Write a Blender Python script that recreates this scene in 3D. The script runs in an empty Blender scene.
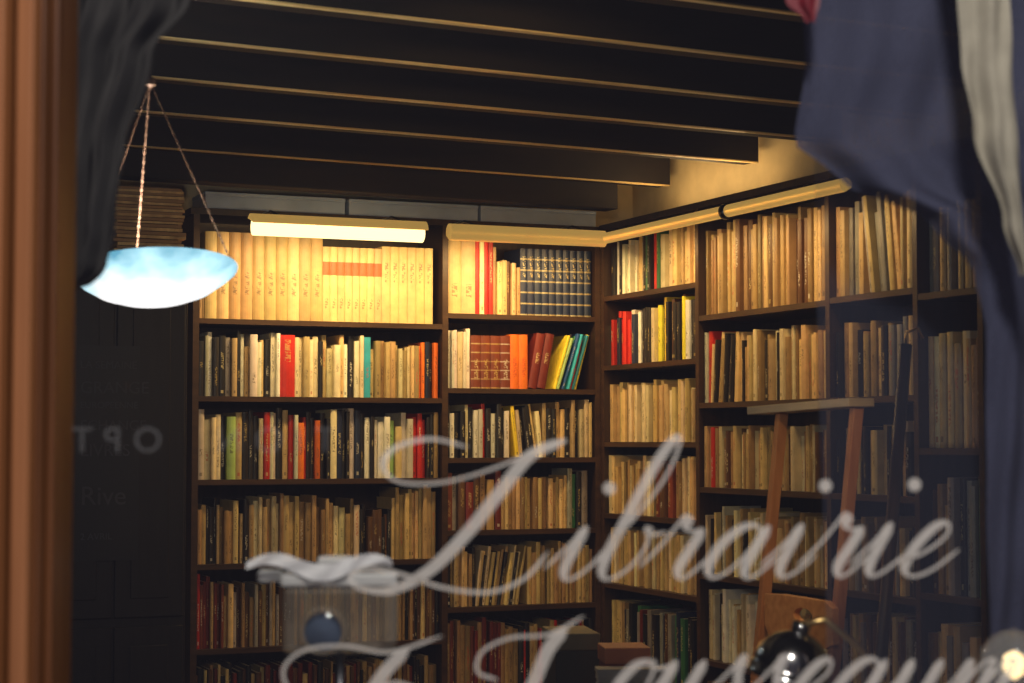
import bpy, math, random
from mathutils import Vector, Matrix
random.seed(7)
F=1900.0; HOR=440.0; CX=512.0; CY=341.5; CH=1.5
th=math.atan((HOR-CY)/F); ct,st=math.cos(th),math.sin(th)
def ray(u,v):
    x=(u-CX)/F; y=(CY-v)/F
    return Vector((x, ct-y*st, st+y*ct))
CAM=Vector((0,0,CH))
def at(u,v,d):
    r=ray(u,v); return CAM+r*(d/r.y)
def hit(u,v,P,N):
    r=ray(u,v); t=(P-CAM).dot(N)/r.dot(N); return CAM+r*t
sc=bpy.context.scene
col=sc.collection
# ---------------------------------------------------------------- materials
def newmat(name):
    m=bpy.data.materials.new(name); m.use_nodes=True
    nt=m.node_tree; b=nt.nodes['Principled BSDF']; return m,nt,b
def wood(name,c1,c2,rough=.5,scale=6,stretch=(1,1,8)):
    m,nt,b=newmat(name)
    tc=nt.nodes.new('ShaderNodeTexCoord'); mp=nt.nodes.new('ShaderNodeMapping')
    mp.inputs['Scale'].default_value=stretch
    n=nt.nodes.new('ShaderNodeTexNoise'); n.inputs['Scale'].default_value=scale; n.inputs['Detail'].default_value=6
    r=nt.nodes.new('ShaderNodeValToRGB'); r.color_ramp.elements[0].color=(*c1,1); r.color_ramp.elements[1].color=(*c2,1)
    r.color_ramp.elements[0].position=.3; r.color_ramp.elements[1].position=.7
    nt.links.new(tc.outputs['Object'],mp.inputs['Vector']); nt.links.new(mp.outputs['Vector'],n.inputs['Vector'])
    nt.links.new(n.outputs['Fac'],r.inputs['Fac']); nt.links.new(r.outputs['Color'],b.inputs['Base Color'])
    b.inputs['Roughness'].default_value=rough
    bp=nt.nodes.new('ShaderNodeBump'); bp.inputs['Strength'].default_value=.1
    nt.links.new(n.outputs['Fac'],bp.inputs['Height']); nt.links.new(bp.outputs['Normal'],b.inputs['Normal'])
    return m
def plain(name,c,rough=.6,metal=0,var=.15,scale=8):
    c1=tuple(x*(1-var) for x in c); c2=tuple(min(1,x*(1+var)) for x in c)
    m=wood(name,c1,c2,rough,scale,(1,1,1)); m.node_tree.nodes['Principled BSDF'].inputs['Metallic'].default_value=metal
    return m
def emis(name,c,s):
    m,nt,b=newmat(name); b.inputs['Base Color'].default_value=(*c,1)
    b.inputs['Emission Color'].default_value=(*c,1); b.inputs['Emission Strength'].default_value=s; return m
def seethru(name,c,alpha,rough=.8):
    m,nt,b=newmat(name)
    n=nt.nodes.new('ShaderNodeTexNoise'); n.inputs['Scale'].default_value=40
    mr=nt.nodes.new('ShaderNodeMapRange'); mr.inputs['To Min'].default_value=alpha*.85; mr.inputs['To Max'].default_value=min(1,alpha*1.15)
    nt.links.new(n.outputs['Fac'],mr.inputs['Value']); nt.links.new(mr.outputs['Result'],b.inputs['Alpha'])
    b.inputs['Base Color'].default_value=(*c,1); b.inputs['Roughness'].default_value=rough; return m
M_case=wood('dark_walnut',(.018,.009,.004),(.045,.022,.010),.45,5,(8,8,1))
M_edge=wood('walnut_edge',(.030,.014,.006),(.065,.031,.013),.45,5,(1,1,8))
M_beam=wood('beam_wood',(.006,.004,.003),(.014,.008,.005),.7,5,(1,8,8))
M_litedge=wood('beam_lit_edge',(.55,.36,.13),(.98,.74,.34),.35,3,(1,8,8))  # pale colour stands in for light catching the beams' lower edges
M_cream=plain('cream_plaster',(.70,.55,.30),.8)
M_darkwall=plain('dark_wall',(.02,.016,.014),.8)
M_floor=wood('floor_boards',(.06,.03,.015),(.14,.075,.035),.4,4,(1,8,1))
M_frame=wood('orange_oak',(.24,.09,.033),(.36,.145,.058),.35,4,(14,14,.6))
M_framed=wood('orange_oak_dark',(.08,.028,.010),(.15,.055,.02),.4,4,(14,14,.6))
M_brass=plain('brass',(.85,.58,.22),.3,1.0,.08)
M_litshade=plain('lit_brass_shade',(.95,.66,.24),.34,1.0,.12)
_b=M_litshade.node_tree.nodes['Principled BSDF']; _b.inputs['Emission Color'].default_value=(1,.60,.15,1); _b.inputs['Emission Strength'].default_value=.38  # emission added so the brass shells look lit
M_iron=plain('dark_metal',(.05,.05,.055),.3,.9)
M_chrome=plain('chrome',(.35,.34,.33),.15,1.0)
M_navy=plain('slate_blue_board',(.36,.43,.58),.3)
M_lad=wood('ladder_wood',(.50,.19,.055),(.70,.31,.11),.4,6,(8,8,1))
M_orange=wood('step_wood',(.75,.30,.08),(.95,.45,.15),.4,6,(1,8,8))
M_paper=plain('paper_white',(.75,.74,.7),.8)
M_kraft=plain('kraft_paper',(.85,.52,.22),.85,0,.35,25)
# ---------------------------------------------------------------- mesh helpers
def mesh(name,V,Fc,mats,mi=None,smooth=False,parent=None,mat=None):
    me=bpy.data.meshes.new(name); me.from_pydata([tuple(v) for v in V],[],Fc)
    for m in (mats if isinstance(mats,list) else [mats]): me.materials.append(m)
    if mi: me.polygons.foreach_set('material_index',mi)
    if smooth: me.polygons.foreach_set('use_smooth',[True]*len(me.polygons))
    me.update()
    o=bpy.data.objects.new(name,me); col.objects.link(o)
    if mat is not None: o.matrix_world=mat
    if parent: o.parent=parent
    return o
BF=[(0,3,2,1),(4,5,6,7),(0,1,5,4),(1,2,6,5),(2,3,7,6),(3,0,4,7)]
class MB:
    def __init__(s): s.V=[];s.F=[];s.M=[]
    def box(s,x0,x1,y0,y1,z0,z1,m=0):
        b=len(s.V); s.V+=[(x0,y0,z0),(x1,y0,z0),(x1,y1,z0),(x0,y1,z0),(x0,y0,z1),(x1,y0,z1),(x1,y1,z1),(x0,y1,z1)]
        s.F+=[tuple(b+i for i in f) for f in BF]; s.M+=[m]*6
    def bar(s,A,B,w,h,m=0,side=None):
        A=Vector(A);B=Vector(B);d=(B-A).normalized()
        up=Vector((0,0,1)) if abs(d.z)<.9 else Vector((0,1,0))
        if side is None: sd=d.cross(up).normalized()
        else: sd=(Vector(side)-d*Vector(side).dot(d)).normalized()
        u2=sd.cross(d).normalized(); b=len(s.V)
        for P in (A,B):
            for a,c in ((-1,-1),(1,-1),(1,1),(-1,1)): s.V.append(tuple(P+sd*(a*w/2)+u2*(c*h/2)))
        s.F+=[tuple(b+i for i in f) for f in BF]; s.M+=[m]*6
    def lathe(s,prof,c,m=0,n=32,axis=None):
        R=Matrix.Identity(3)
        if axis is not None: R=Vector((0,0,1)).rotation_difference(Vector(axis)).to_matrix()
        b=len(s.V); c=Vector(c)
        for r,z in prof:
            for i in range(n):
                a=2*math.pi*i/n; s.V.append(tuple(c+R@Vector((r*math.cos(a),r*math.sin(a),z))))
        for k in range(len(prof)-1):
            for i in range(n):
                j=(i+1)%n; s.F.append((b+k*n+i,b+k*n+j,b+(k+1)*n+j,b+(k+1)*n+i)); s.M.append(m)
    def tube(s,pts,r,m=0,n=10):
        b=len(s.V); pts=[Vector(p) for p in pts]
        for k,p in enumerate(pts):
            d=(pts[min(k+1,len(pts)-1)]-pts[max(k-1,0)]).normalized()
            up=Vector((0,0,1)) if abs(d.z)<.9 else Vector((0,1,0))
            x=d.cross(up).normalized(); y=x.cross(d)
            for i in range(n):
                a=2*math.pi*i/n; s.V.append(tuple(p+x*(r*math.cos(a))+y*(r*math.sin(a))))
        for k in range(len(pts)-1):
            for i in range(n):
                j=(i+1)%n; s.F.append((b+k*n+i,b+k*n+j,b+(k+1)*n+j,b+(k+1)*n+i)); s.M.append(m)
        s.F.append(tuple(b+i for i in range(n))[::-1]); s.M.append(m)
        e=b+(len(pts)-1)*n; s.F.append(tuple(e+i for i in range(n))); s.M.append(m)
    def make(s,name,mats,smooth=False,parent=None,mat=None,bevel=0):
        o=mesh(name,s.V,s.F,mats,s.M,smooth,parent,mat)
        if bevel:
            md=o.modifiers.new('bv','BEVEL'); md.width=bevel; md.segments=2; md.limit_method='ANGLE'
        return o
def frame_mat(P,d,n):
    m=Matrix.Identity(4); m.col[0][:3]=d; m.col[1][:3]=n; m.col[2][:3]=(0,0,1); m.col[3][:3]=P; return m
# ---------------------------------------------------------------- room axes
VR=5000.0
bdir=Vector((VR-CX,F/ct,0)).normalized(); bn=Vector((-bdir.y,bdir.x,0))
rdir=Vector((bdir.y,-bdir.x,0)); rn=bdir.copy()
A0=at(195,HOR,6.5); A0.z=0
def bk(u,v,off=0): return hit(u,v,A0-bn*off,bn)
P3=bk(601,HOR); P3.z=0
def rt(u,v,off=0): return hit(u,v,P3-rn*off,rn)
def sb(u,v=HOR,off=0): return (bk(u,v,off)-A0).dot(bdir)
def sr(u,v=HOR,off=0): return (rt(u,v,off)-P3).dot(rdir)
DEP=.27
# ---------------------------------------------------------------- book material
def bookmat():
    m,nt,b=newmat('book_covers'); L=nt.links
    def nd(t,**k):
        n=nt.nodes.new(t)
        for a,v in k.items(): setattr(n,a,v)
        return n
    def mth(op,a,bb=None,c=None):
        n=nd('ShaderNodeMath',operation=op)
        for i,x in enumerate((a,bb,c)):
            if x is None: continue
            if isinstance(x,(int,float)): n.inputs[i].default_value=x
            else: L.new(x,n.inputs[i])
        return n.outputs[0]
    ac=nd('ShaderNodeAttribute',attribute_name='Col'); ai=nd('ShaderNodeAttribute',attribute_name='Ink'); am=nd('ShaderNodeAttribute',attribute_name='Mark')
    uv=nd('ShaderNodeUVMap'); uv.uv_map='UVMap'; su=nd('ShaderNodeSeparateXYZ'); L.new(uv.outputs[0],su.inputs[0])
    sm=nd('ShaderNodeSeparateColor'); L.new(am.outputs['Color'],sm.inputs[0])
    U,Vv=su.outputs[0],su.outputs[1]; style,rnd,red=sm.outputs[0],sm.outputs[1],sm.outputs[2]
    cb=nd('ShaderNodeCombineXYZ'); L.new(mth('MULTIPLY',U,4.0),cb.inputs[0]); L.new(mth('MULTIPLY',Vv,55.0),cb.inputs[1]); L.new(mth('MULTIPLY',rnd,90.0),cb.inputs[2])
    ns=nd('ShaderNodeTexNoise'); ns.inputs['Scale'].default_value=1; ns.inputs['Detail'].default_value=1; L.new(cb.outputs[0],ns.inputs['Vector'])
    tx=mth('GREATER_THAN',ns.outputs['Fac'],.52)
    r2=mth('FRACT',mth('MULTIPLY',rnd,7.31))
    lo=mth('ADD',mth('MULTIPLY',r2,.45),.15); hi=mth('ADD',lo,mth('ADD',mth('MULTIPLY',mth('FRACT',mth('MULTIPLY',rnd,13.7)),.35),.1))
    tx=mth('MULTIPLY',tx,mth('MULTIPLY',mth('GREATER_THAN',Vv,lo),mth('LESS_THAN',Vv,hi)))
    tx=mth('MULTIPLY',tx,mth('MULTIPLY',mth('GREATER_THAN',U,.3),mth('LESS_THAN',U,.7)))
    ft=mth('MULTIPLY',mth('MULTIPLY',mth('GREATER_THAN',Vv,.05),mth('LESS_THAN',Vv,.10)),mth('MULTIPLY',mth('GREATER_THAN',U,.3),mth('LESS_THAN',U,.7)))
    ft=mth('MULTIPLY',ft,mth('GREATER_THAN',rnd,.7))
    tx=mth('MULTIPLY',mth('MAXIMUM',tx,ft),.6)
    bands=mth('MULTIPLY',mth('LESS_THAN',mth('FRACT',mth('MULTIPLY',Vv,6.0)),.14),mth('GREATER_THAN',Vv,0.0))
    bands=mth('MULTIPLY',bands,mth('GREATER_THAN',style,.5))
    tx=mth('MAXIMUM',tx,mth('MULTIPLY',bands,.5))
    m1=nd('ShaderNodeMixRGB'); L.new(tx,m1.inputs[0]); L.new(ac.outputs['Color'],m1.inputs[1]); L.new(ai.outputs['Color'],m1.inputs[2])
    rb=mth('MULTIPLY',mth('MULTIPLY',mth('GREATER_THAN',Vv,.62),mth('LESS_THAN',Vv,.80)),mth('GREATER_THAN',red,.5))
    m2=nd('ShaderNodeMixRGB'); L.new(rb,m2.inputs[0]); L.new(m1.outputs[0],m2.inputs[1]); m2.inputs[2].default_value=(.50,.10,.02,1)
    n2=nd('ShaderNodeTexNoise'); n2.inputs['Scale'].default_value=30; n2.inputs['Detail'].default_value=4
    tc=nd('ShaderNodeTexCoord'); L.new(tc.outputs['Object'],n2.inputs['Vector'])
    mr=nd('ShaderNodeMapRange'); mr.inputs['To Min'].default_value=.65; mr.inputs['To Max'].default_value=1.2; L.new(n2.outputs['Fac'],mr.inputs['Value'])
    hs=nd('ShaderNodeHueSaturation'); L.new(mr.outputs[0],hs.inputs['Value']); L.new(m2.outputs[0],hs.inputs['Color'])
    L.new(hs.outputs[0],b.inputs['Base Color']); b.inputs['Roughness'].default_value=.45
    return m
M_book=bookmat()
PAL={'cream':(.68,.50,.23),'pale':(.78,.67,.42),'white':(.88,.83,.68),'tan':(.36,.23,.10),'brown':(.12,.055,.022),'ltan':(.50,.35,.15),
'dark':(.013,.012,.013),'navy':(.012,.022,.065),'red':(.56,.025,.015),'dred':(.18,.022,.012),'orange':(.85,.18,.015),'yellow':(.9,.68,.04),
'green':(.04,.20,.08),'lgreen':(.38,.58,.20),'teal':(.04,.42,.58),'blue':(.04,.15,.5),'grey':(.3,.28,.25),'leather':(.20,.045,.018)}
class Books:
    def __init__(s): s.V=[];s.F=[];s.C=[];s.I=[];s.K=[];s.UV=[]
    def add(s,x,w,z,h,t0,dep,c,ink,mark,lean=0):
        V=[];Fq=[]; pages=(.62,.54,.36); bt=min(.0025,w*.15)
        def box(x0,x1,y0,y1,z0,z1,cc):
            b=len(V); V.extend([(x0,y0,z0),(x1,y0,z0),(x1,y1,z0),(x0,y1,z0),(x0,y0,z1),(x1,y0,z1),(x1,y1,z1),(x0,y1,z1)])
            for f in BF: Fq.append((tuple(b+i for i in f),cc,None))
        box(0,bt,.004,dep,0,h,c); box(w-bt,w,.004,dep,0,h,c)
        rec=.003 if mark[0]>.5 else .0008
        box(bt,w-bt,.005,dep-.004,.002,h-rec,pages)
        N=5; b=len(V)
        bul=min(.007,w*.16)
        for k in range(N+1):
            q=k/N; y=.004-bul*math.sin(math.pi*q)**.8
            V.append((w*q,y,0)); V.append((w*q,y,h))
        for k in range(N):
            a=b+2*k; Fq.append(((a,a+2,a+3,a+1),c,((k/N,0),((k+1)/N,0),((k+1)/N,1),(k/N,1))))
        Fq.append((tuple(b+2*k+1 for k in range(N+1)),c,None)); Fq.append((tuple(b+2*k for k in range(N,-1,-1)),c,None))
        o=len(s.V); a=math.radians(lean); ca,sa=math.cos(a),math.sin(a)
        for (X,Y,Z) in V:
            if lean>0: X-=w; X,Z=X*ca+Z*sa,-X*sa+Z*ca; X+=w/ca
            elif lean<0: X,Z=X*ca+Z*sa,-X*sa+Z*ca
            s.V.append((x+X,t0+Y,z+Z+.0005))
        for f,cc,uv in Fq:
            s.F.append(tuple(o+i for i in f)); s.C.append(cc); s.I.append(ink); s.K.append(mark); s.UV.append(uv)
    def make(s,name,mat):
        o=mesh(name,s.V,s.F,M_book,None,False,None,mat); me=o.data
        for nm,src in (('Col',s.C),('Ink',s.I),('Mark',s.K)):
            at_=me.color_attributes.new(nm,'FLOAT_COLOR','CORNER'); d=[]
            for p in me.polygons: d+= [*src[p.index],1.0]*p.loop_total
            at_.data.foreach_set('color',d)
        ul=me.uv_layers.new(name='UVMap'); d=[]
        for p in me.polygons:
            uv=s.UV[p.index]
            if uv: 
                for q in uv: d+=list(q)
            else: d+=[-1.0,-1.0]*p.loop_total
        ul.data.foreach_set('uv',d); me.update(); return o
def jit(c,a=.18):
    k=1+random.uniform(-a,a); return tuple(max(0.004,min(.95,x*k*(1+random.uniform(-.07,.07)))) for x in c)
def fill(bk_,x0,x1,z,gap,segs):
    x=x0+.003; W=x1-x0
    for sg in segs:
        fe,pal,wr,hr=sg[:4]; lean=sg[4] if len(sg)>4 else 0; style=sg[5] if len(sg)>5 else 0
        pal=pal.split(); xe=x0+W*fe; same=(style in (1,2,3)); hh=random.uniform(*hr); n=0
        if lean<0: x+=gap*hh*math.sin(math.radians(-lean))
        ww=random.uniform(*wr); segr=random.random()*.69
        while True:
            w=ww if same else random.uniform(*wr)
            hf=hh if same else (random.uniform(*hr) if random.random()<.75 else random.uniform(hr[0]-.06,hr[1]))
            h=gap*hf; ln=lean+ (random.uniform(-2,2) if lean else 0)
            need=w/math.cos(math.radians(ln))+(h*math.sin(math.radians(ln)) if ln>0 else 0)
            if x+need>xe-.001: break
            nm=pal[n%len(pal)] if style==4 else random.choice(pal)
            c=jit(PAL[nm],.08 if same else .32)
            lum=sum(c)/3
            ink=(.06,.045,.035) if lum>.2 else random.choice([(.7,.6,.3),(.75,.72,.6),(.6,.45,.15)])
            if random.random()<.12 and lum>.2: ink=(.5,.04,.03)
            mk=(1.0 if style==1 else 0.0, random.random() if not same else segr, 1.0 if style==2 else 0.0)
            bk_.add(x,w-.0012,z,h,random.uniform(.010,.038) if not same else .016,random.uniform(.14,.19),c,ink,mk,ln)
            x+=w/math.cos(math.radians(ln)); n+=1
            if not same and not lean and random.random()<.05: x+=.003
        if lean>0 and n: x=max(x,min(xe,x+gap*hh*math.sin(math.radians(lean))))
TH=.022
back_bays=[
 (195,443,[318,396,480,565,650,728],[
  [(.03,'tan',(.01,.012),(.6,.7)),(.53,'cream ltan',(.042,.046),(.80,.88),0,3),(.77,'cream',(.027,.028),(.74,.75),0,2),(1,'cream',(.032,.034),(.76,.77),0,3)],
  [(.33,'white dark cream pale grey white dark',(.012,.028),(.74,.92)),(.41,'red',(.055,.056),(.86,.87),0,3),(.68,'pale cream white pale dark',(.012,.024),(.74,.9)),(.725,'teal',(.025,.026),(.86,.87),0,3),(.92,'cream pale cream ltan',(.012,.022),(.72,.82)),(1,'dark orange navy',(.012,.018),(.7,.85))],
  [(.14,'white pale dark cream',(.014,.026),(.76,.9)),(.19,'lgreen',(.03,.032),(.8,.81),0,3),(.25,'dark cream dark',(.014,.026),(.76,.9)),(.5,'red pale cream white orange dark',(.010,.024),(.78,.92)),(.72,'pale dark white red white navy dark',(.012,.026),(.76,.93)),(.9,'white dark cream lgreen white pale',(.012,.026),(.72,.9)),(1,'dark red tan',(.012,.02),(.72,.9))],
  [(.25,'ltan cream dark tan dark',(.008,.02),(.66,.84)),(.68,'cream ltan tan pale tan',(.010,.024),(.66,.9)),(.8,'brown dark tan',(.01,.02),(.55,.72)),(1,'cream ltan cream',(.012,.02),(.8,.98))],
  [(.12,'red dred leather ltan',(.010,.018),(.8,.95)),(.5,'ltan tan cream grey brown',(.01,.02),(.64,.86)),(1,'tan ltan brown cream dark',(.008,.02),(.6,.84))],
  [(.5,'dred tan brown cream dark',(.01,.02),(.7,.86)),(1,'tan ltan brown dark dred',(.008,.02),(.66,.84))]]),
 (445,598,[313,388,458,531,608,690],[
  [(.21,'cream',(.055,.056),(.9,.91),0,3),(.36,'pale ltan red dred white',(.012,.022),(.78,.92)),(.50,'brown tan cream dark',(.01,.02),(.6,.7)),(1,'navy',(.028,.029),(.78,.79),0,1)],
  [(.17,'white pale white',(.012,.022),(.8,.86)),(.46,'leather',(.038,.039),(.76,.77),0,1),(.60,'orange',(.035,.036),(.78,.79),0,3),(.74,'dred',(.034,.036),(.8,.82),9,3),(1,'yellow lgreen dark blue green teal red teal',(.0105,.0115),(.8,.86),16,4)],
  [(.45,'dark pale red dark cream brown white',(.012,.022),(.68,.85)),(.66,'yellow cream dark pale dark',(.010,.018),(.78,.85),-7),(1,'cream ltan pale cream dark',(.012,.022),(.74,.92))],
  [(.38,'dred leather brown grey tan',(.018,.030),(.74,.9)),(.84,'cream ltan cream tan',(.012,.020),(.74,.80)),(1,'dark green grey',(.018,.026),(.85,.95))],
  [(.2,'cream dark ltan',(.010,.018),(.74,.85)),(.55,'cream ltan pale dark',(.008,.014),(.74,.85),8),(1,'cream ltan tan cream',(.008,.02),(.7,.9))],
  [(.4,'leather tan brown dred',(.012,.02),(.8,.92)),(1,'cream tan ltan dark red tan',(.008,.02),(.7,.85))]])]
right_bays=[
 (603,695,[297,366,442,513,582,668],[
  [(.4,'pale white dark white cream red white',(.014,.028),(.74,.86)),(.62,'dark red green dark',(.018,.03),(.84,.92)),(1,'cream cream pale',(.02,.035),(.8,.88),0,0)],
  [(.35,'red navy white red cream',(.018,.03),(.66,.86)),(.55,'white pale green dark',(.016,.026),(.78,.86)),(1,'dark brown yellow dark white dark',(.018,.03),(.84,.95))],
  [(1,'cream pale cream cream ltan',(.016,.03),(.74,.84))],
  [(.5,'cream ltan pale tan',(.016,.03),(.72,.88)),(.8,'tan brown leather',(.03,.04),(.75,.82)),(1,'cream pale',(.016,.03),(.78,.88))],
  [(.4,'cream ltan pale',(.014,.028),(.72,.88)),(1,'ltan cream cream tan pale',(.014,.028),(.72,.88))],
  [(.15,'cream ltan',(.02,.03),(.8,.85)),(1,'navy dark grey green dred brown grey',(.024,.036),(.72,.86))]]),
 (698,826,[316,403,487,573,658,742],[
  [(1,'tan ltan cream tan brown',(.014,.03),(.72,.84))],
  [(.08,'white red',(.02,.03),(.8,.9)),(.3,'cream pale ltan dark',(.014,.024),(.7,.86),5),(1,'ltan cream cream tan pale dark',(.014,.03),(.70,.84))],
  [(.12,'pale red cream',(.02,.03),(.66,.8)),(1,'ltan cream cream pale tan brown',(.014,.03),(.66,.78))],
  [(.5,'cream pale ltan white dark',(.012,.026),(.66,.84)),(1,'ltan cream pale tan',(.014,.03),(.68,.84))],
  [(.5,'cream pale ltan white dark',(.012,.026),(.7,.9)),(1,'ltan cream cream tan pale',(.014,.03),(.72,.88))],
  [(1,'ltan tan brown cream',(.014,.03),(.72,.88))]]),
 (829,914,[298,398,493,588,680],[
  [(.35,'ltan grey cream',(.016,.026),(.70,.8)),(.8,'grey cream ltan',(.016,.024),(.72,.82),-7),(1,'cream pale',(.016,.03),(.68,.78))],
  [(1,'grey ltan cream tan dark',(.014,.03),(.68,.8))],
  [(1,'cream ltan cream tan dark',(.014,.03),(.66,.8))],
  [(1,'tan ltan grey brown dark',(.014,.03),(.66,.84))],
  [(1,'tan ltan grey brown dark',(.014,.03),(.7,.86))]]),
 (917,982,[294,448,592,735],[
  [(1,'ltan grey tan',(.02,.03),(.55,.65))],
  [(.7,'cream pale pale cream',(.022,.036),(.74,.82)),(1,'tan brown ltan',(.02,.03),(.66,.8))],
  [(.5,'brown tan',(.02,.03),(.6,.8)),(1,'green grey dark',(.02,.03),(.8,.86))],
  [(1,'cream ltan grey',(.022,.036),(.7,.86))]])]
def build(bays,P,d,n,hitf,sf,topv,name):
    mb=MB(); ztop=hitf(bays[0][0],topv).z
    mat=frame_mat(P,d,n)
    xs=[sf(b[0]) for b in bays]+[sf(bays[-1][1])]
    mb.box(xs[0]-TH/2,xs[-1]+TH/2,DEP-.012,DEP-.002,.02,ztop,0)
    for x in xs:
        mb.box(x-TH/2,x+TH/2,.001,DEP-.012,0,ztop,0); mb.box(x-TH/2,x+TH/2,-.002,.001,0,ztop,1)
    mb.box(xs[0]-TH/2-.01,xs[-1]+TH/2,-.004,DEP-.002,ztop,ztop+TH,0)
    for i,b in enumerate(bays):
        zs=[hitf(b[0],v).z for v in b[2]]
        bo=Books(); X0=xs[i]+TH/2; X1=xs[i+1]-TH/2; prev=ztop
        for k,z in enumerate(zs):
            mb.box(X0,X1,.003,DEP-.012,z-.018,z,0); mb.box(X0,X1,-.001,.003,z-.018,z,1)
            fill(bo,X0,X1,z,(prev-z),b[3][k]); prev=z-.018
        mb.box(X0,X1,.01,DEP-.012,.06,.08,0); mb.box(X0,X1,.02,.03,0,.06,0)
        bo.make('shelved_books',mat)
    return mb.make(name,[M_case,M_edge],mat=mat),ztop
bc1,zt1=build(back_bays,A0,bdir,bn,bk,sb,214,'bookcase')
bc2,zt2=build(right_bays,P3,rdir,rn,rt,sr,231,'bookcase')
# ---------------------------------------------------------------- room shell
zc=2.70
cornr=P3+bn*DEP+rn*DEP
def wallbox(name,P,d,n,L0,L1,t,z0,z1,m):
    mb=MB(); mb.box(L0,L1,0,t,z0,z1,0); return mb.make(name,[m],mat=frame_mat(P,d,n))
sB=(cornr-A0).dot(bdir)
wallbox('wall_back',A0+bn*DEP,bdir,bn,-3.2,sB+.1,.1,0,zc,M_cream)
wallbox('wall_right',P3+rn*DEP,rdir,rn,-DEP,5.4,.1,0,zc,M_cream)
mb=MB(); mb.box(-3.6,4.2,1.75,8.2,-.1,0); mb.make('floor',[M_floor])
mb=MB(); mb.box(-3.6,4.2,1.75,8.2,zc,zc+.1); mb.make('ceiling',[M_darkwall])
mb=MB(); mb.box(-3.4,-3.3,1.95,6.2,0,zc); mb.make('wall_left',[M_darkwall])
mb=MB(); mb.box(-3.6,-.52,1.75,1.95,0,zc); mb.box(1.3,4.2,1.75,1.95,0,zc); mb.box(-.52,1.3,1.75,1.95,2.5,zc); mb.box(-.52,1.3,1.75,1.95,0,.85)
mb.make('wall_front',[M_darkwall])
# window frame
xl=at(64,HOR,1.8).x
mb=MB()
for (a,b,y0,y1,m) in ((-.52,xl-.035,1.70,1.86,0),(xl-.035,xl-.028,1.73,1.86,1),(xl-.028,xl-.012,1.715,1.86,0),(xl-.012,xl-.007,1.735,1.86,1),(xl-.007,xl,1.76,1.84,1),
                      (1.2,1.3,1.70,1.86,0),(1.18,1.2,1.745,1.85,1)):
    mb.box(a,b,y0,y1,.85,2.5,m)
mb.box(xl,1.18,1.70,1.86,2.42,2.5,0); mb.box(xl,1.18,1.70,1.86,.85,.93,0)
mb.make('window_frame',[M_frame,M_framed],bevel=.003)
# glass
m,nt,b=newmat('window_glass'); nt.nodes.remove(b)
tr=nt.nodes.new('ShaderNodeBsdfTransparent'); gl=nt.nodes.new('ShaderNodeBsdfGlossy'); gl.inputs['Roughness'].default_value=.02
mx=nt.nodes.new('ShaderNodeMixShader'); mx.inputs[0].default_value=.08
tr.inputs['Color'].default_value=(.97,.97,.96,1)
nt.links.new(tr.outputs[0],mx.inputs[1]); nt.links.new(gl.outputs[0],mx.inputs[2])
nt.links.new(mx.outputs[0],nt.nodes['Material Output'].inputs[0])
me=mesh('window_1',[(xl,1.8,.93),(1.18,1.8,.93),(1.18,1.8,2.42),(xl,1.8,2.42)],[(0,1,2,3)],m)
# ---------------------------------------------------------------- beams
edir=Vector((4100-CX,F/ct,0)).normalized(); en=Vector((-edir.y,edir.x,0))
zb=2.45
PR=P3+rn*(DEP-.01)
def beam_at(v):
    r=ray(400,v); t=(zb-CH)/r.z; return CAM+r*t
for v in (166,133,100,62,17,-38,-110):
    S=beam_at(v); S.z=0
    L1=(PR-S).dot(rn)/edir.dot(rn)-.03; L0=-(S.x+3.25)/edir.x
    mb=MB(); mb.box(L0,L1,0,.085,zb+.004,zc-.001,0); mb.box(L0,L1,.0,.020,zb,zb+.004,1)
    mb.make('ceiling_beam',[M_beam,M_litedge],mat=frame_mat(S,edir,en))
S=beam_at(166); S.z=0; S+=en*.087
Lg=(hit(618,200,S,en)-S).dot(edir)
mb=MB(); mb.box(-(S.x+3.2)/edir.x,Lg,0,.09,2.362,zb+.08,0); mb.make('girder_beam',[M_beam],mat=frame_mat(S,edir,en),bevel=.004)
# ---------------------------------------------------------------- archive boxes on case top
for (u0,u1) in ((206,346),(350,479),(482,602)):
    s0,s1=sb(u0,205),sb(u1,205); mb=MB()
    s1=min(s1,sb(597,205))
    mb.box(s0,s1,.01,.2,zt1+TH+.001,zt1+TH+.046,0); mb.box(s0-.001,s1+.001,.008,.202,zt1+TH+.046,zt1+TH+.060,0)
    mb.make('archive_box',[M_navy,M_iron],mat=frame_mat(A0,bdir,bn),bevel=.002)
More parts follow.
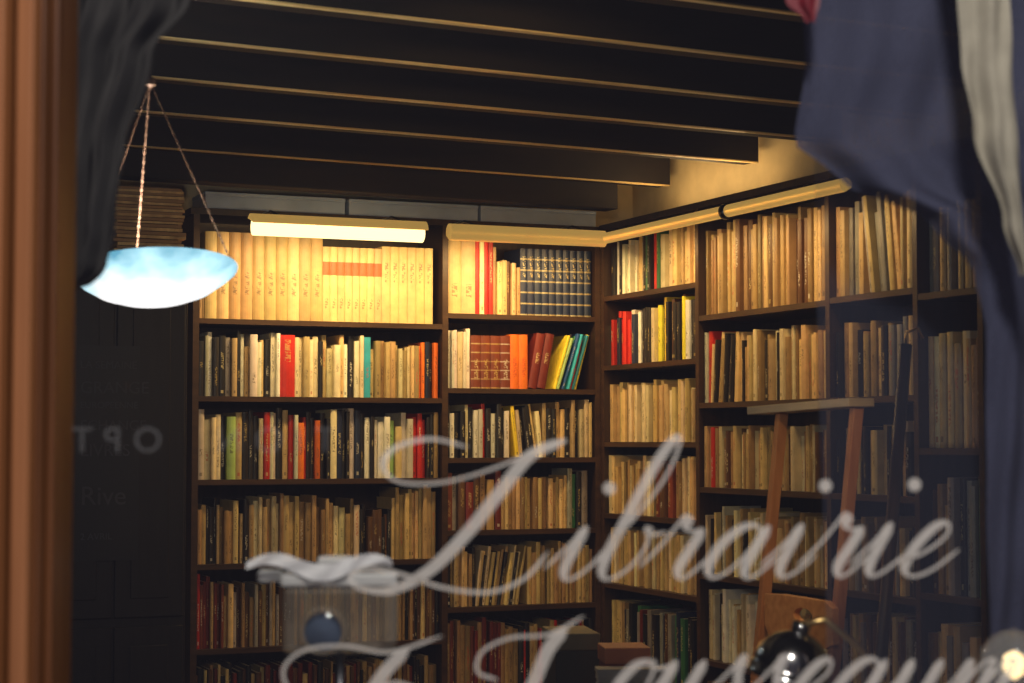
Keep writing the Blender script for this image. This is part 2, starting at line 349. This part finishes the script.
# ---------------------------------------------------------------- trough lights
M_tube=emis('fluorescent_tube',(1.0,.80,.38),2.2)
M_tubed=emis('lamp_strip',(1.0,.72,.30),3.0)
WARM=(1,.65,.27)
def trough(A,B,n,r,arc0,arc1,etube,power,joint=None):
    d=(B-A); L=d.length; d.normalize(); mt=frame_mat(A,d,n); mb=MB(); N=18
    for rr,flip in ((r,0),(r-.004,1)):
        b=len(mb.V)
        for k in range(N+1):
            a=math.radians(arc0+(arc1-arc0)*k/N); y,z=rr*math.cos(a),rr*math.sin(a)
            mb.V+= [(0,y,z),(L,y,z)]
        for k in range(N):
            q=b+2*k; f=(q,q+1,q+3,q+2); mb.F.append(f if flip else f[::-1]); mb.M.append(0)
    for x0 in (0,L-.006):
        b=len(mb.V); pts=[]
        for k in range(N+1):
            a=math.radians(arc0+(arc1-arc0)*k/N); pts.append((r*math.cos(a),r*math.sin(a)))
        for y,z in pts: mb.V.append((x0,y,z))
        for y,z in pts: mb.V.append((x0+.006,y,z))
        n_=len(pts); mb.F.append(tuple(b+i for i in range(n_))); mb.F.append(tuple(b+n_+i for i in range(n_))[::-1]); mb.M+=[0,0]
    zt=-.008 if etube else 0
    mb.tube([(.01,0,zt),(L-.01,0,zt)],etube or r*.35,1,16)
    if joint:
        for j in joint:
            mb.tube([(j-.012,0,0),(j+.012,0,0)],r+.005,2,20)
    for x in (L*.15,L*.85): mb.tube([(x,0,r),(x,.08,r+.02),(x,.18,r+.02)],.005,2,8)
    mb.make('brass_trough_light',[M_litshade,M_tube if etube else M_tubed,M_iron],True,mat=mt)
    ld=bpy.data.lights.new('shelf_light','AREA'); ld.shape='RECTANGLE'; ld.size=L*.95; ld.size_y=.05; ld.energy=power; ld.color=WARM
    lo=bpy.data.objects.new('shelf_light',ld); col.objects.link(lo)
    zdir=-(Vector((0,0,-1))*.95+n*.31).normalized(); x=d; y=zdir.cross(x)
    Mx=Matrix.Identity(4); Mx.col[0][:3]=x; Mx.col[1][:3]=y; Mx.col[2][:3]=zdir; Mx.col[3][:3]=(A+B)/2-Vector((0,0,r+.012))+n*.01
    lo.matrix_world=Mx
off=.24
a=bk(250,224,off); b_=bk(425,231,off); b_.z=a.z
trough(a,b_,bn,.036,40,175,.030,7)
a=bk(449,232,off); b_=bk(604,240,off); b_.z=a.z
trough(a,b_,bn,.030,-20,262,0,6)
a=rt(608,238,.17); b_=rt(846,183,.17); b_.z=a.z
trough(a,b_,rn,.020,-20,262,0,5.5,[ (rt(727,210,.17)-a).length ])
# added uplight on the right bookcase, invented to brighten the wall above
s0,s1=.12,.85; mb=MB(); mb.box(s0,s1,.10,.15,zt2+TH,zt2+TH+.012,0); mb.tube([(s0+.01,.125,zt2+TH+.018),(s1-.01,.125,zt2+TH+.018)],.006,1,12)
mt=frame_mat(P3,rdir,rn); mb.make('added_uplight_strip',[M_iron,M_tube],mat=mt)
ld=bpy.data.lights.new('added_uplight','AREA'); ld.shape='RECTANGLE'; ld.size=s1-s0; ld.size_y=.03; ld.energy=2.0; ld.color=(1,.66,.30)
lo=bpy.data.objects.new('added_uplight',ld); col.objects.link(lo)
Mx=Matrix.Identity(4); Mx.col[0][:3]=rdir; Mx.col[1][:3]=-rn; Mx.col[2][:3]=(0,0,-1); Mx.col[3][:3]=P3+rdir*(s0+s1)/2+rn*.125+Vector((0,0,zt2+TH+.03)); lo.matrix_world=Mx
# ---------------------------------------------------------------- hanging bowl lamp
LC=at(154,276,3.5)
root=bpy.data.objects.new('hanging_bowl_lamp',None); col.objects.link(root)
m,nt,b=newmat('alabaster_glass')
tc=nt.nodes.new('ShaderNodeTexCoord')
mp=nt.nodes.new('ShaderNodeMapping'); mp.inputs['Scale'].default_value=(5.8,5.8,5.8); nt.links.new(tc.outputs['Object'],mp.inputs['Vector'])
gr=nt.nodes.new('ShaderNodeTexGradient'); gr.gradient_type='SPHERICAL'; nt.links.new(mp.outputs['Vector'],gr.inputs['Vector'])
n=nt.nodes.new('ShaderNodeTexNoise'); n.inputs['Scale'].default_value=14; n.inputs['Detail'].default_value=5; nt.links.new(tc.outputs['Object'],n.inputs['Vector'])
ad=nt.nodes.new('ShaderNodeMath'); ad.operation='MULTIPLY_ADD'; ad.inputs[1].default_value=.7; nt.links.new(n.outputs['Fac'],ad.inputs[0]); nt.links.new(gr.outputs['Fac'],ad.inputs[2])
r=nt.nodes.new('ShaderNodeValToRGB'); r.color_ramp.elements[0].color=(.12,.36,.50,1); r.color_ramp.elements[1].color=(1,1,1,1)
r.color_ramp.elements[0].position=.36; r.color_ramp.elements[1].position=.76
e=r.color_ramp.elements.new(.54); e.color=(.5,.85,.98,1)
nt.links.new(ad.outputs[0],r.inputs['Fac'])
nt.links.new(r.outputs['Color'],b.inputs['Emission Color']); nt.links.new(r.outputs['Color'],b.inputs['Base Color']); b.inputs['Emission Strength'].default_value=1.3; b.inputs['Roughness'].default_value=.3
M_bowl=m
mb=MB(); R=.155
prof=[(0.001,-.050),(.03,-.049),(.07,-.043),(.105,-.030),(.135,-.010),(R-.003,.004),(R,.010),(R-.005,.010),(.128,-.005),(.10,-.024),(.065,-.038),(.03,-.044),(0.001,-.045)]
mb.lathe(prof,(0,0,0),0,48)
tilt=Matrix.Translation(LC)@Matrix.Rotation(math.radians(-5),4,'Y')@Matrix.Rotation(math.radians(-10),4,'X')
o=mb.make('bowl',[M_bowl],True,mat=tilt,parent=None); o.parent=root
ap=at(150,82,3.5)
mb=MB()
for ang in (116,352,232):
    a=math.radians(ang); e=tilt@Vector((.148*math.cos(a),.148*math.sin(a),.010))
    nL=46
    for i in range(nL):
        p=ap.lerp(e,i/nL); q=ap.lerp(e,(i+.8)/nL); mb.bar(p,q,.004 if i%2 else .002,.002 if i%2 else .004,0)
mb.lathe([(0,-.012),(.012,-.006),(.012,.006),(0,.012)],ap,0,12)
mb.tube([ap,Vector((ap.x,ap.y,zb-.02))],.003,0,8)
mb.lathe([(0,-.05),(.03,-.045),(.045,-.02),(.05,.0),(.05,.03)],(ap.x,ap.y,zb-.03),0,24)
o=mb.make('chains',[plain('chain_bronze',(.10,.045,.02),.6,.3)]); o.parent=root
mb=MB(); mb.lathe([(0.001,.02),(.02,.016),(.028,.0),(.02,-.02),(.001,-.03)],LC+Vector((0,.0,-.005)),0,20)
o=mb.make('bulb',[emis('bulb_glow',(.95,1,1),8)],True); o.parent=root
ld=bpy.data.lights.new('lamp_bulb','POINT'); ld.energy=16; ld.color=(.97,.92,.85); ld.shadow_soft_size=.04
lo=bpy.data.objects.new('lamp_bulb',ld); col.objects.link(lo); lo.location=LC+Vector((0,0,.08)); 
# ---------------------------------------------------------------- cupboard left w/ stack and posters
cof=.28
Pc=A0-bn*cof; mtc=frame_mat(Pc,bdir,bn)
zcb=bk(160,252,cof).z
s0=(hit(40,HOR,Pc,bn)-Pc).dot(bdir); s1=(hit(188,HOR,Pc,bn)-Pc).dot(bdir)
s1=min(s1,-.03)
mb=MB(); mb.box(s0,s1,.02,.5,0,zcb-.02,0); mb.box(s0-.015,s1+.0,0,.52,zcb-.02,zcb,0)
mid=(s0+s1)/2
for a_,c_ in ((s0+.01,mid-.004),(mid+.004,s1-.01)):
    for z0,z1 in ((.08,.9),(.93,zcb-.04)):
        mb.box(a_,c_,.004,.02,z0,z1,0); mb.box(a_+.05,c_-.05,-.002,.004,z0+.06,z1-.06,0)
M_cup=wood('ebonised_wood',(.008,.006,.007),(.015,.012,.012),.5,5,(8,8,1))
mb.make('cupboard',[M_cup],mat=mtc,bevel=.003)
mb=MB(); z=zcb+.001; i=0
sA=(hit(118,220,Pc,bn)-Pc).dot(bdir); sC=(hit(193,220,Pc,bn)-Pc).dot(bdir)
ztop=bk(160,187,cof).z
while z<ztop:
    t=random.uniform(.008,.014); e=random.uniform(-.012,.006)
    mb.box(sA+e,sC-.02+random.uniform(-.01,.006),.03+random.uniform(-.01,.01),.25,z,z+t*.8,i%2); mb.box(sA+.01,sC-.04,.04,.24,z+t*.8,z+t,2); z+=t; i+=1
mb.make('stack_of_folders',[M_kraft,plain('kraft_dark',(.45,.26,.11),.8),M_darkwall],mat=mtc)
M_post=plain('poster_black',(.016,.016,.018),.5); M_ink=plain('poster_ink',(.07,.07,.08),.6)
proot=bpy.data.objects.new('poster',None); col.objects.link(proot); 
pa=hit(76,345,Pc-bn*.006,bn); pb=hit(138,560,Pc-bn*.006,bn)
mb=MB(); sa=(pa-Pc).dot(bdir); sbb=(pb-Pc).dot(bdir); mb.box(sa,sbb,-.007,-.004,pb.z,pa.z)
o=mb.make('sheet',[M_post],mat=mtc); o.parent=proot
def text(body,size,loc,mtx,mat,name,parent,mirror=False,ext=.0003,spacing=1.0):
    cu=bpy.data.curves.new(name,'FONT'); cu.body=body; cu.size=size; cu.extrude=ext; cu.space_character=spacing; cu.materials.append(mat)
    o=bpy.data.objects.new(name,cu); col.objects.link(o); o.matrix_world=mtx@Matrix.Translation(loc)@Matrix.Rotation(math.pi/2,4,'X')@Matrix.Diagonal((-1 if mirror else 1,1,1,1))
    if parent: o.parent=parent
    return o
for k,(tx,sz,v) in enumerate((('LA SEMAINE',.034,368),('GRANGE',.055,393),('EUROPEENNE',.030,408),('ECHANGE',.046,430),('LIVRES',.055,456),('Rive',.085,505),('2 AVRIL',.03,540))):
    p=hit(80,v,Pc-bn*.008,bn); text(tx,sz,Vector(((p-Pc).dot(bdir),-.008,p.z)),mtc,M_ink,'line_%d'%k,proot)
# ---------------------------------------------------------------- lettering on the glass
YG=1.797
def px(u,v,y=YG): return at(u,v,y)
LV=[];LF=[]; stroke_i=[0]
def ribbon(pts,wmin,wmax,closed=False):
    P=[Vector((p[0],p[1],0)) for p in pts]; Q=[P[0]*2-P[1]]+P+[P[-1]*2-P[-2]]; S=[]
    for i in range(1,len(Q)-2):
        p0,p1,p2,p3=Q[i-1:i+3]
        for k in range(10):
            t=k/10; S.append(.5*((2*p1)+(p2-p0)*t+(2*p0-5*p1+4*p2-p3)*t*t+(-p0+3*p1-3*p2+p3)*t**3))
    S.append(P[-1]); n=len(S); sl=Vector((-.45,.89,0)); b=len(LV); yy=YG-.00012*stroke_i[0]; stroke_i[0]=(stroke_i[0]+1)%6
    W=[]
    for i in range(n):
        T=(S[min(i+1,n-1)]-S[max(i-1,0)]).normalized(); W.append(wmin+(wmax-wmin)*max(0,T.dot(sl))**1.6)
    W=[sum(W[max(0,i-3):i+4])/len(W[max(0,i-3):i+4]) for i in range(n)]
    for i in range(n):
        T=(S[min(i+1,n-1)]-S[max(i-1,0)]).normalized(); N=Vector((-T.y,T.x,0)); w=W[i]*min(1,.35+min(i,n-1-i)/5)
        for sgn in (1,-1):
            q=S[i]+N*(sgn*w/2); LV.append(tuple(px(q.x,q.y,yy)))
    for i in range(n-1):
        a=b+2*i; LF.append((a,a+1,a+3,a+2))
def dot(x,y,r):
    b=len(LV)
    for k in range(20): a=k/20*2*math.pi; LV.append(tuple(px(x+r*math.cos(a),y+r*math.sin(a))))
    LF.append(tuple(range(b,b+20)))
G={'i':([[(-.25,.2),(-.02,.6),(.15,1)],[(.15,1.02),(.13,.6),(.13,.22),(.25,0),(.45,.08),(.7,.42)]],.7),
'r':([[(-.25,.2),(-.05,.6),(.08,1.0),(.14,1.2),(.24,1.14),(.26,.98),(.42,.90),(.60,.95)],[(.60,.95),(.55,.6),(.5,.2),(.62,0),(.77,.08),(.97,.4)]],.95),
'a':([[(.78,.8),(.62,1),(.35,.95),(.12,.6),(.1,.2),(.28,0),(.52,.15),(.72,.55),(.82,1)],[(.84,1),(.8,.6),(.78,.2),(.9,0),(1.08,.08),(1.3,.42)]],1.3),
'e':([[(-.1,.25),(.3,.42),(.58,.75),(.5,1),(.28,.92),(.1,.5),(.12,.12),(.35,-.02),(.65,.12),(.95,.5)]],.85),
'b':([[(-.1,.3),(.2,1),(.45,1.9),(.42,2.6),(.28,2.7),(.16,2.2),(.12,1.2),(.1,.35),(.28,0),(.58,.15),(.74,.6),(.62,1),(.7,.85),(1.0,.9)]],1.05),
'o':([[(.55,1),(.25,.9),(.08,.5),(.15,.08),(.38,0),(.65,.3),(.7,.75),(.55,1),(.7,.85),(1,.9)]],.95),
'u':([[(-.25,.2),(0,.6),(.12,1)],[(.12,1),(.1,.6),(.1,.2),(.25,0),(.5,.2),(.72,1)],[(.74,1),(.7,.6),(.68,.2),(.82,0),(1,.1),(1.2,.42)]],1.2),
's':([[(-.2,.2),(.1,.65),(.33,1.12)],[(.33,1.12),(.36,.8),(.5,.45),(.4,.08),(.2,-.02),(.05,.12)],[(.2,-.02),(.55,.02),(.88,.4)]],.85),
'm':([[(-.25,.2),(0,.6),(.1,.95),(.2,.98)],[(.2,.98),(.18,.5),(.12,0)],[(.12,.1),(.4,.85),(.58,1),(.66,.9)],[(.66,.9),(.64,.5),(.56,0)],[(.56,.1),(.84,.85),(1.02,1),(1.1,.9)],[(1.1,.9),(1.05,.3),(1.15,0),(1.35,.1),(1.6,.42)]],1.6)}
def word(w,x,base,xs,h,slant,wmin,wmax,drop=0):
    for ch in w:
        st_,adv=G[ch]
        for s_ in st_: ribbon([(x+p[0]*xs+slant*p[1]*h,base+drop*x-p[1]*h) for p in s_],wmin,wmax)
        if ch=='i': dot(x+.22*xs+slant*1.75*h,base+drop*x-1.75*h,6.5)
        x+=adv*xs
word('ibrairie',552,586,54,52,.5,3.2,10,-.012)
ribbon([(468,447),(430,439),(395,448),(383,466),(400,482),(445,482),(500,466),(545,446),(566,440)],3,7)
ribbon([(566,440),(530,456),(500,492),(468,532),(430,570),(392,590),(360,588),(350,577),(366,568),(400,574),(445,588),(490,592),(525,578),(548,552)],4,13)
ribbon([(318,705),(290,690),(284,668),(305,650),(345,646),(390,652),(442,636)],3.5,8)
ribbon([(408,648),(385,672),(362,705),(335,735)],5,13)
ribbon([(365,690),(395,683),(420,690)],4,6)
ribbon([(498,680),(478,672),(482,652),(510,638),(550,634),(584,616)],3.5,8)
ribbon([(566,628),(548,650),(530,690),(500,735)],5,13)
word('ousseaum',600,715,47,52,.5,3.2,10,-.004)
M_let=seethru('vinyl_letter',(.74,.69,.62),.58)
mesh('window_lettering',LV,LF,M_let)
M_faint=seethru('reflected_letter',(.6,.6,.62),.05)  # painted reflection of a street sign, as faint mirrored letters
p=at(336,452,1.795); 
text('TION  OPTI',.034,Vector(p),Matrix.Identity(4),M_faint,'painted_sign_reflection',None,True,.0001,1.6)
# ---------------------------------------------------------------- curtains
def interp(tab,v):
    if v<=tab[0][0]: return tab[0][1]
    for (a,x),(b,y) in zip(tab,tab[1:]):
        if v<=b: t=(v-a)/(b-a); t=t*t*(3-2*t); return x+(y-x)*t
    return tab[-1][1]
def curtain(name,vs,left,right,d,mat,amp,nf,seed):
    V=[];Fc=[]; nu=90; nv=70
    for j in range(nv+1):
        v=vs[0]+(vs[1]-vs[0])*j/nv
        l=interp(left,v); r=interp(right,v)
        for i in range(nu+1):
            q=i/nu; u=l+(r-l)*q
            ph=nf*2*math.pi*q+.004*v+seed
            dd=d+amp*(math.sin(ph)+.5*math.sin(ph*2.3+1.3+.01*v)+.3*math.sin(.05*v+q*9))
            p=at(u,v,d); V.append((p.x,dd,p.z))
    for j in range(nv):
        for i in range(nu):
            a=j*(nu+1)+i; Fc.append((a,a+1,a+nu+2,a+nu+1))
    o=mesh(name,V,Fc,mat,None,True); return o
M_cl=plain('curtain_charcoal',(.026,.024,.023),.9,0,.4,14)
M_cr=seethru('curtain_slate',(.040,.044,.085),.84,.9)
M_cc=plain('curtain_lining',(.34,.31,.24),.85,0,.3,14)
M_haze=seethru('haze_film',(.06,.07,.12),.22,.9)
curtain('curtain',(-160,290),[(-160,56),(240,56),(290,58)],[(-160,240),(0,190),(55,155),(150,128),(230,118),(265,110),(280,100),(290,72)],2.0,M_cl,.016,2.6,0)
curtain('curtain',(-160,812),[(-160,785),(60,806),(140,796),(175,838),(225,935),(270,976),(330,986),(900,992)],[(-160,1160),(900,1160)],2.08,M_cr,.008,2.6,1.2)
curtain('curtain',(-160,275),[(-160,940),(60,962),(130,974),(220,1004),(275,1022)],[(-160,1000),(60,1012),(150,1020),(275,1030)],1.99,M_cc,.006,1.0,.4)
curtain('haze_veil',(-160,808),[(-160,815),(140,815),(900,830)],[(-160,1150),(900,1150)],2.20,M_haze,.003,2.5,2.2)  # translucent sheet added to put bluish haze over the right shelves
curtain('red_reflection',(-160,22),[(-160,775),(0,786),(22,806)],[(-160,815),(0,820),(22,815)],2.02,plain('red_reflection_tint',(.16,.006,.014),.5),.003,1.0,.4)  # a red reflection in the glass, built as a coloured strip
rz=at(500,-160,2.05).z+.016; mb=MB(); mb.tube([(-.515,2.05,rz),(1.4,2.05,rz)],.010,0,14); mb.make('curtain_rod',[M_brass],True)
# ---------------------------------------------------------------- ladder
mb=MB()
TA=at(782,413,4.75); TB=at(857,407,4.42)
sh=Vector((.135,.055,0))
def leg(T): 
    B=T-sh*(T.z/1.0*.8); B.z=0; return B
BA,BB=leg(TA),leg(TB)
side=(TB-TA).normalized()
mb.bar(BA,TA,.022,.026,0,side); mb.bar(BB,TB,.022,.026,0,side)
for z in (.25,.5,.75):
    pa=BA.lerp(TA,z/TA.z); pb=BB.lerp(TB,z/TB.z); mb.bar(pa,pb,.07,.02,0,Vector((1,.3,0)))
mb.bar(TA-side*.12+Vector((0,0,.01)),TB+side*.02+Vector((0,0,.01)),.07,.020,2,Vector((1,.3,0)))
pz0=at(800,640,4.6).z; pz1=at(800,594,4.6).z
pa=BA.lerp(TA,pz0/TA.z); pb=BB.lerp(TB,pz0/TB.z); d=(pb-pa); L=d.length; d.normalize(); nn=Vector((d.y,-d.x,0)).normalized()
if nn.y>0: nn=-nn
pa=pa+d*.05; L-=.03
H=pz1-pz0; hc=(L*.58,H*.62); hw,hh=L*.13,H*.15
def holeboard(o,th):
    N=32; b=len(mb.V)
    for face in (0,th):
        for k in range(N):
            a=2*math.pi*k/N; ca,sa=math.cos(a),math.sin(a)
            tx=((L-hc[0]) if ca>0 else hc[0])/max(abs(ca),1e-6); tz=((H-hc[1]) if sa>0 else hc[1])/max(abs(sa),1e-6); t=min(tx,tz)
            for (x,z) in ((hc[0]+hw*ca,hc[1]+hh*sa),(hc[0]+t*ca,hc[1]+t*sa)):
                mb.V.append(tuple(o+d*x+nn*face+Vector((0,0,z))))
    for k in range(N):
        k2=(k+1)%N; a0=b+2*k;a1=b+2*k2; c0=b+2*N+2*k;c1=b+2*N+2*k2
        for f in ((a0,a0+1,a1+1,a1),(c0,c1,c1+1,c0+1),(a0,a1,c1,c0),(a0+1,c0+1,c1+1,a1+1)): mb.F.append(f); mb.M.append(1)
holeboard(pa,.018)
mb.make('step_ladder',[M_lad,M_orange,wood('pale_wood',(.6,.46,.27),(.8,.62,.38),.5)],bevel=.002)
mb=MB(); t_=at(906,345,4.55); b_=at(878,700,4.4); k=(0-t_.z)/(b_.z-t_.z); fl=t_+(b_-t_)*k
mb.tube([fl,t_],.015,0,12); mb.tube([t_,t_+Vector((0,0,.03)),t_+Vector((.03,0,.04)),t_+Vector((.04,0,.015))],.004,1,8)
mb.make('reaching_pole',[M_case,M_brass],True)
# ---------------------------------------------------------------- table with boxes
tz=.78
tm=frame_mat(Vector((at(540,HOR,4.5).x,4.45,0)),Vector((.97,.243,0)).normalized(),Vector((-.243,.97,0)).normalized())
mb=MB(); mb.box(-.3,.33,0,.6,tz-.03,tz,0); mb.box(-.25,.30,.04,.56,tz-.11,tz-.03,0)
for x in (-.26,.26):
    for y in (.04,.51): mb.box(x,x+.05,y,y+.05,0,tz-.11,0)
mb.make('table',[M_case],mat=tm,bevel=.004)
def boxobj(name,u0,u1,v0,d,dep,mats,zb0,yaw):
    a=at(u0,v0,d); b=at(u1,v0,d); w=b.x-a.x; h=a.z-zb0; mb=MB()
    mb.box(0,w,0,dep,0,h*.82,0); mb.box(-.003,w+.003,-.003,dep+.003,h*.82,h,1)
    dd=Vector((math.cos(yaw),math.sin(yaw),0)); nn=Vector((-dd.y,dd.x,0))
    return mb.make(name,mats,mat=frame_mat(Vector((a.x,d,zb0)),dd,nn),bevel=.003)
boxobj('storage_box',556,600,634,4.78,.2,[plain('box_green',(.06,.065,.045),.6),plain('lid_olive',(.22,.19,.11),.6)],tz+.001,.15)
boxobj('cash_box',606,650,648,4.60,.12,[plain('box_red',(.34,.10,.05),.5),plain('lid_red',(.65,.24,.12),.5)],tz+.001,.1)
a=at(598,670,4.5); nk=int((a.z-tz)/.009); mb=MB()
for k in range(nk): mb.box(random.uniform(-.004,.004),.17+random.uniform(-.004,.004),random.uniform(0,.004),.07,k*.009,k*.009+.0088,0)
mb.make('paper_pile',[M_paper],mat=frame_mat(Vector((a.x,4.50,tz+.001)),Vector((1,.05,0)).normalized(),Vector((-.05,1,0)).normalized()))
# ---------------------------------------------------------------- window display platform + objects
pz=1.08
mb=MB(); mb.box(-.515,1.28,1.96,2.66,pz-.03,pz,0); mb.box(xl,1.17,1.87,1.96,pz-.03,pz,0); mb.box(-.515,1.28,2.60,2.64,0,pz-.03,0); mb.make('display_platform',[M_case],bevel=.003)
c=at(790,670,2.5); r=.052
mb=MB(); ax=Vector((.25,-.1,1)).normalized()
prof=[(r*1.04,-.012),(r*1.04,0)]+[(r*math.cos(a),r*math.sin(a)*1.0) for a in [i*math.pi/2/10 for i in range(0,10)]]+[(.012,r),(.012,r+.012),(.001,r+.013)]
mb.lathe(prof,c,0,36,ax); mb.lathe([(r*.99,-.012),(r*.9,.01),(r*.5,r*.7),(.001,r*.85)],c,0,36,ax)
top=c+ax*(r+.01)
pts=[top+Vector((0.0,0,0)),top+Vector((.03,0,.006)),top+Vector((.075,0,-.03)),top+Vector((.105,0,-.075)),Vector((c.x+.12,2.5,pz+.02))]
mb.tube(pts,.0045,1,10); mb.lathe([(0.001,.022),(.02,.02),(.05,.012),(.055,0),(.001,0)],(c.x+.12,2.5,pz),0,32)
mb.make('desk_lamp',[M_chrome,M_brass],True)
# glass globe
c=at(1014,664,1.93); r=.034
mg,nt,b=newmat('clear_glass'); b.inputs['Transmission Weight'].default_value=.9; b.inputs['Roughness'].default_value=.03; b.inputs['Base Color'].default_value=(.9,.88,.8,1); b.inputs['IOR'].default_value=1.3
mb=MB(); mb.lathe([(.0005 if abs(a)>1.56 else r*math.cos(a),r*math.sin(a)) for a in [-math.pi/2+i*math.pi/16 for i in range(17)]],c,0,32)
mb.lathe([(.001,-r),(.014,-r+.002),(.018,-r-.01),(.012,-r-.02),(.024,pz-c.z+.01),(.030,pz-c.z),(.001,pz-c.z)],c,1,24)
mb.make('glass_globe_lamp',[mg,M_brass],True)
mb=MB(); mb.lathe([(.0005,.010),(.007,.007),(.009,0),(.007,-.008),(.0005,-.012)],c,0,16); mb.make('globe_bulb',[emis('warm_bulb',(1,.75,.4),2.0)],True)
# vintage camera on stand
vroot=bpy.data.objects.new('vintage_camera',None); col.objects.link(vroot)
d=2.12; 
M_body=seethru('smoky_acrylic',(.24,.20,.15),.36,.3); M_silver=seethru('brushed_silver',(.7,.7,.68),.65,.4); M_lens=plain('lens_glass',(.06,.08,.12),.1)
def cb(name,u0,u1,v0,v1,y0,y1,mat,bv=.004):
    a=at(u0,v1,d); b=at(u1,v0,d); mb=MB(); mb.box(a.x,b.x,d+y0,d+y1,a.z,b.z); o=mb.make(name,[mat],bevel=bv); o.parent=vroot; return o
cb('body',284,396,586,652,-.02,.02,M_body,.006); cb('top_plate',282,398,572,586,-.022,.022,M_silver,.004)
cb('viewfinder',318,352,556,572,-.016,.018,M_silver); cb('flash_arm',258,282,570,582,-.01,.01,M_silver); cb('grip',384,400,590,640,-.03,-.02,M_body)
lc=at(325,630,d-.02); mb=MB(); mb.lathe([(.026,0),(.028,.012),(.025,.028),(.021,.028),(.021,.020)],lc,0,32,(0,-1,0)); mb.lathe([(.021,.020),(.012,.025),(.0005,.027)],lc,1,32,(0,-1,0))
o=mb.make('lens',[M_body,M_lens],True); o.parent=vroot
mb=MB(); pb=at(340,652,d); mb.tube([(pb.x,d,pz+.008),(pb.x,d,pb.z)],.006,0,12); mb.lathe([(.001,.012),(.035,.010),(.04,0),(.001,0)],(pb.x,d,pz),0,28); o=mb.make('stand',[M_iron],True); o.parent=vroot
V=[];Fc=[]
for j in range(5):
    for i in range(30):
        q=i/29; u=246+q*146; v=566-7*math.sin(q*9)+ (j-2)*4.2*(.4+.6*math.sin(math.pi*q)); p=at(u,v,d-.027); V.append((p.x,p.y+.002*math.sin(q*30+j),p.z))
for j in range(4):
    for i in range(29): a=j*30+i; Fc.append((a,a+1,a+31,a+30))
o=mesh('paper_strap',V,Fc,seethru('strap_white',(.85,.85,.85),.85),None,True); o.parent=vroot
# ---------------------------------------------------------------- lights
def spot(name,loc,tgt,e,ang,colr,size=.05,blend=.8):
    ld=bpy.data.lights.new(name,'SPOT'); ld.energy=e; ld.spot_size=math.radians(ang); ld.spot_blend=blend; ld.color=colr; ld.shadow_soft_size=size
    o=bpy.data.objects.new(name,ld); col.objects.link(o); o.location=loc
    o.rotation_euler=(Vector(tgt)-Vector(loc)).to_track_quat('-Z','Y').to_euler(); return o
def added_housing(x,y,ax):
    mb=MB(); mb.lathe([(.04,0),(.045,.09),(.02,.11),(.001,.11)],(x,y-.04,2.34),0,24,Vector(ax)); mb.tube([(x,y-.08,2.38),(x,y-.1,zc)],.008,0,10); mb.make('added_spot_housing',[M_iron],True)  # housing invented for the added spots, out of view
spot('added_fill_spot',(.1,3.3,2.33),(-.2,6.8,1.55),42,54,(1,.68,.32),.08,1.0)  # added fill lamp out of view, warms the shelves
added_housing(.1,3.3,(.03,-1,.3))
spot('added_fill_spot',(.45,3.1,2.33),(.68,4.65,1.25),26,24,(1,.68,.36),.05,.8)  # added lamp out of view, brightens the ladder
added_housing(.45,3.1,(-.1,-1,.6))
spot('added_front_spot',(.25,.2,3.4),(.28,1.95,1.40),260,72,(1,.95,.90),.15)  # unseen lamp added to brighten window frame, lettering and curtains
w=bpy.data.worlds.new('dusk'); sc.world=w; w.use_nodes=True
w.node_tree.nodes['Background'].inputs[0].default_value=(.50,.47,.62,1); w.node_tree.nodes['Background'].inputs[1].default_value=.20
# ---------------------------------------------------------------- camera
cd=bpy.data.cameras.new('camera'); cam=bpy.data.objects.new('camera',cd); col.objects.link(cam)
cam.location=CAM; cam.rotation_euler=(math.pi/2+th,0,0); cd.sensor_width=36; cd.lens=F/1024*36
cd.dof.use_dof=True; cd.dof.focus_distance=6.6; cd.dof.aperture_fstop=6.7
cd.clip_start=.05
sc.camera=cam
sc.view_settings.view_transform='Standard'; sc.view_settings.look='None'
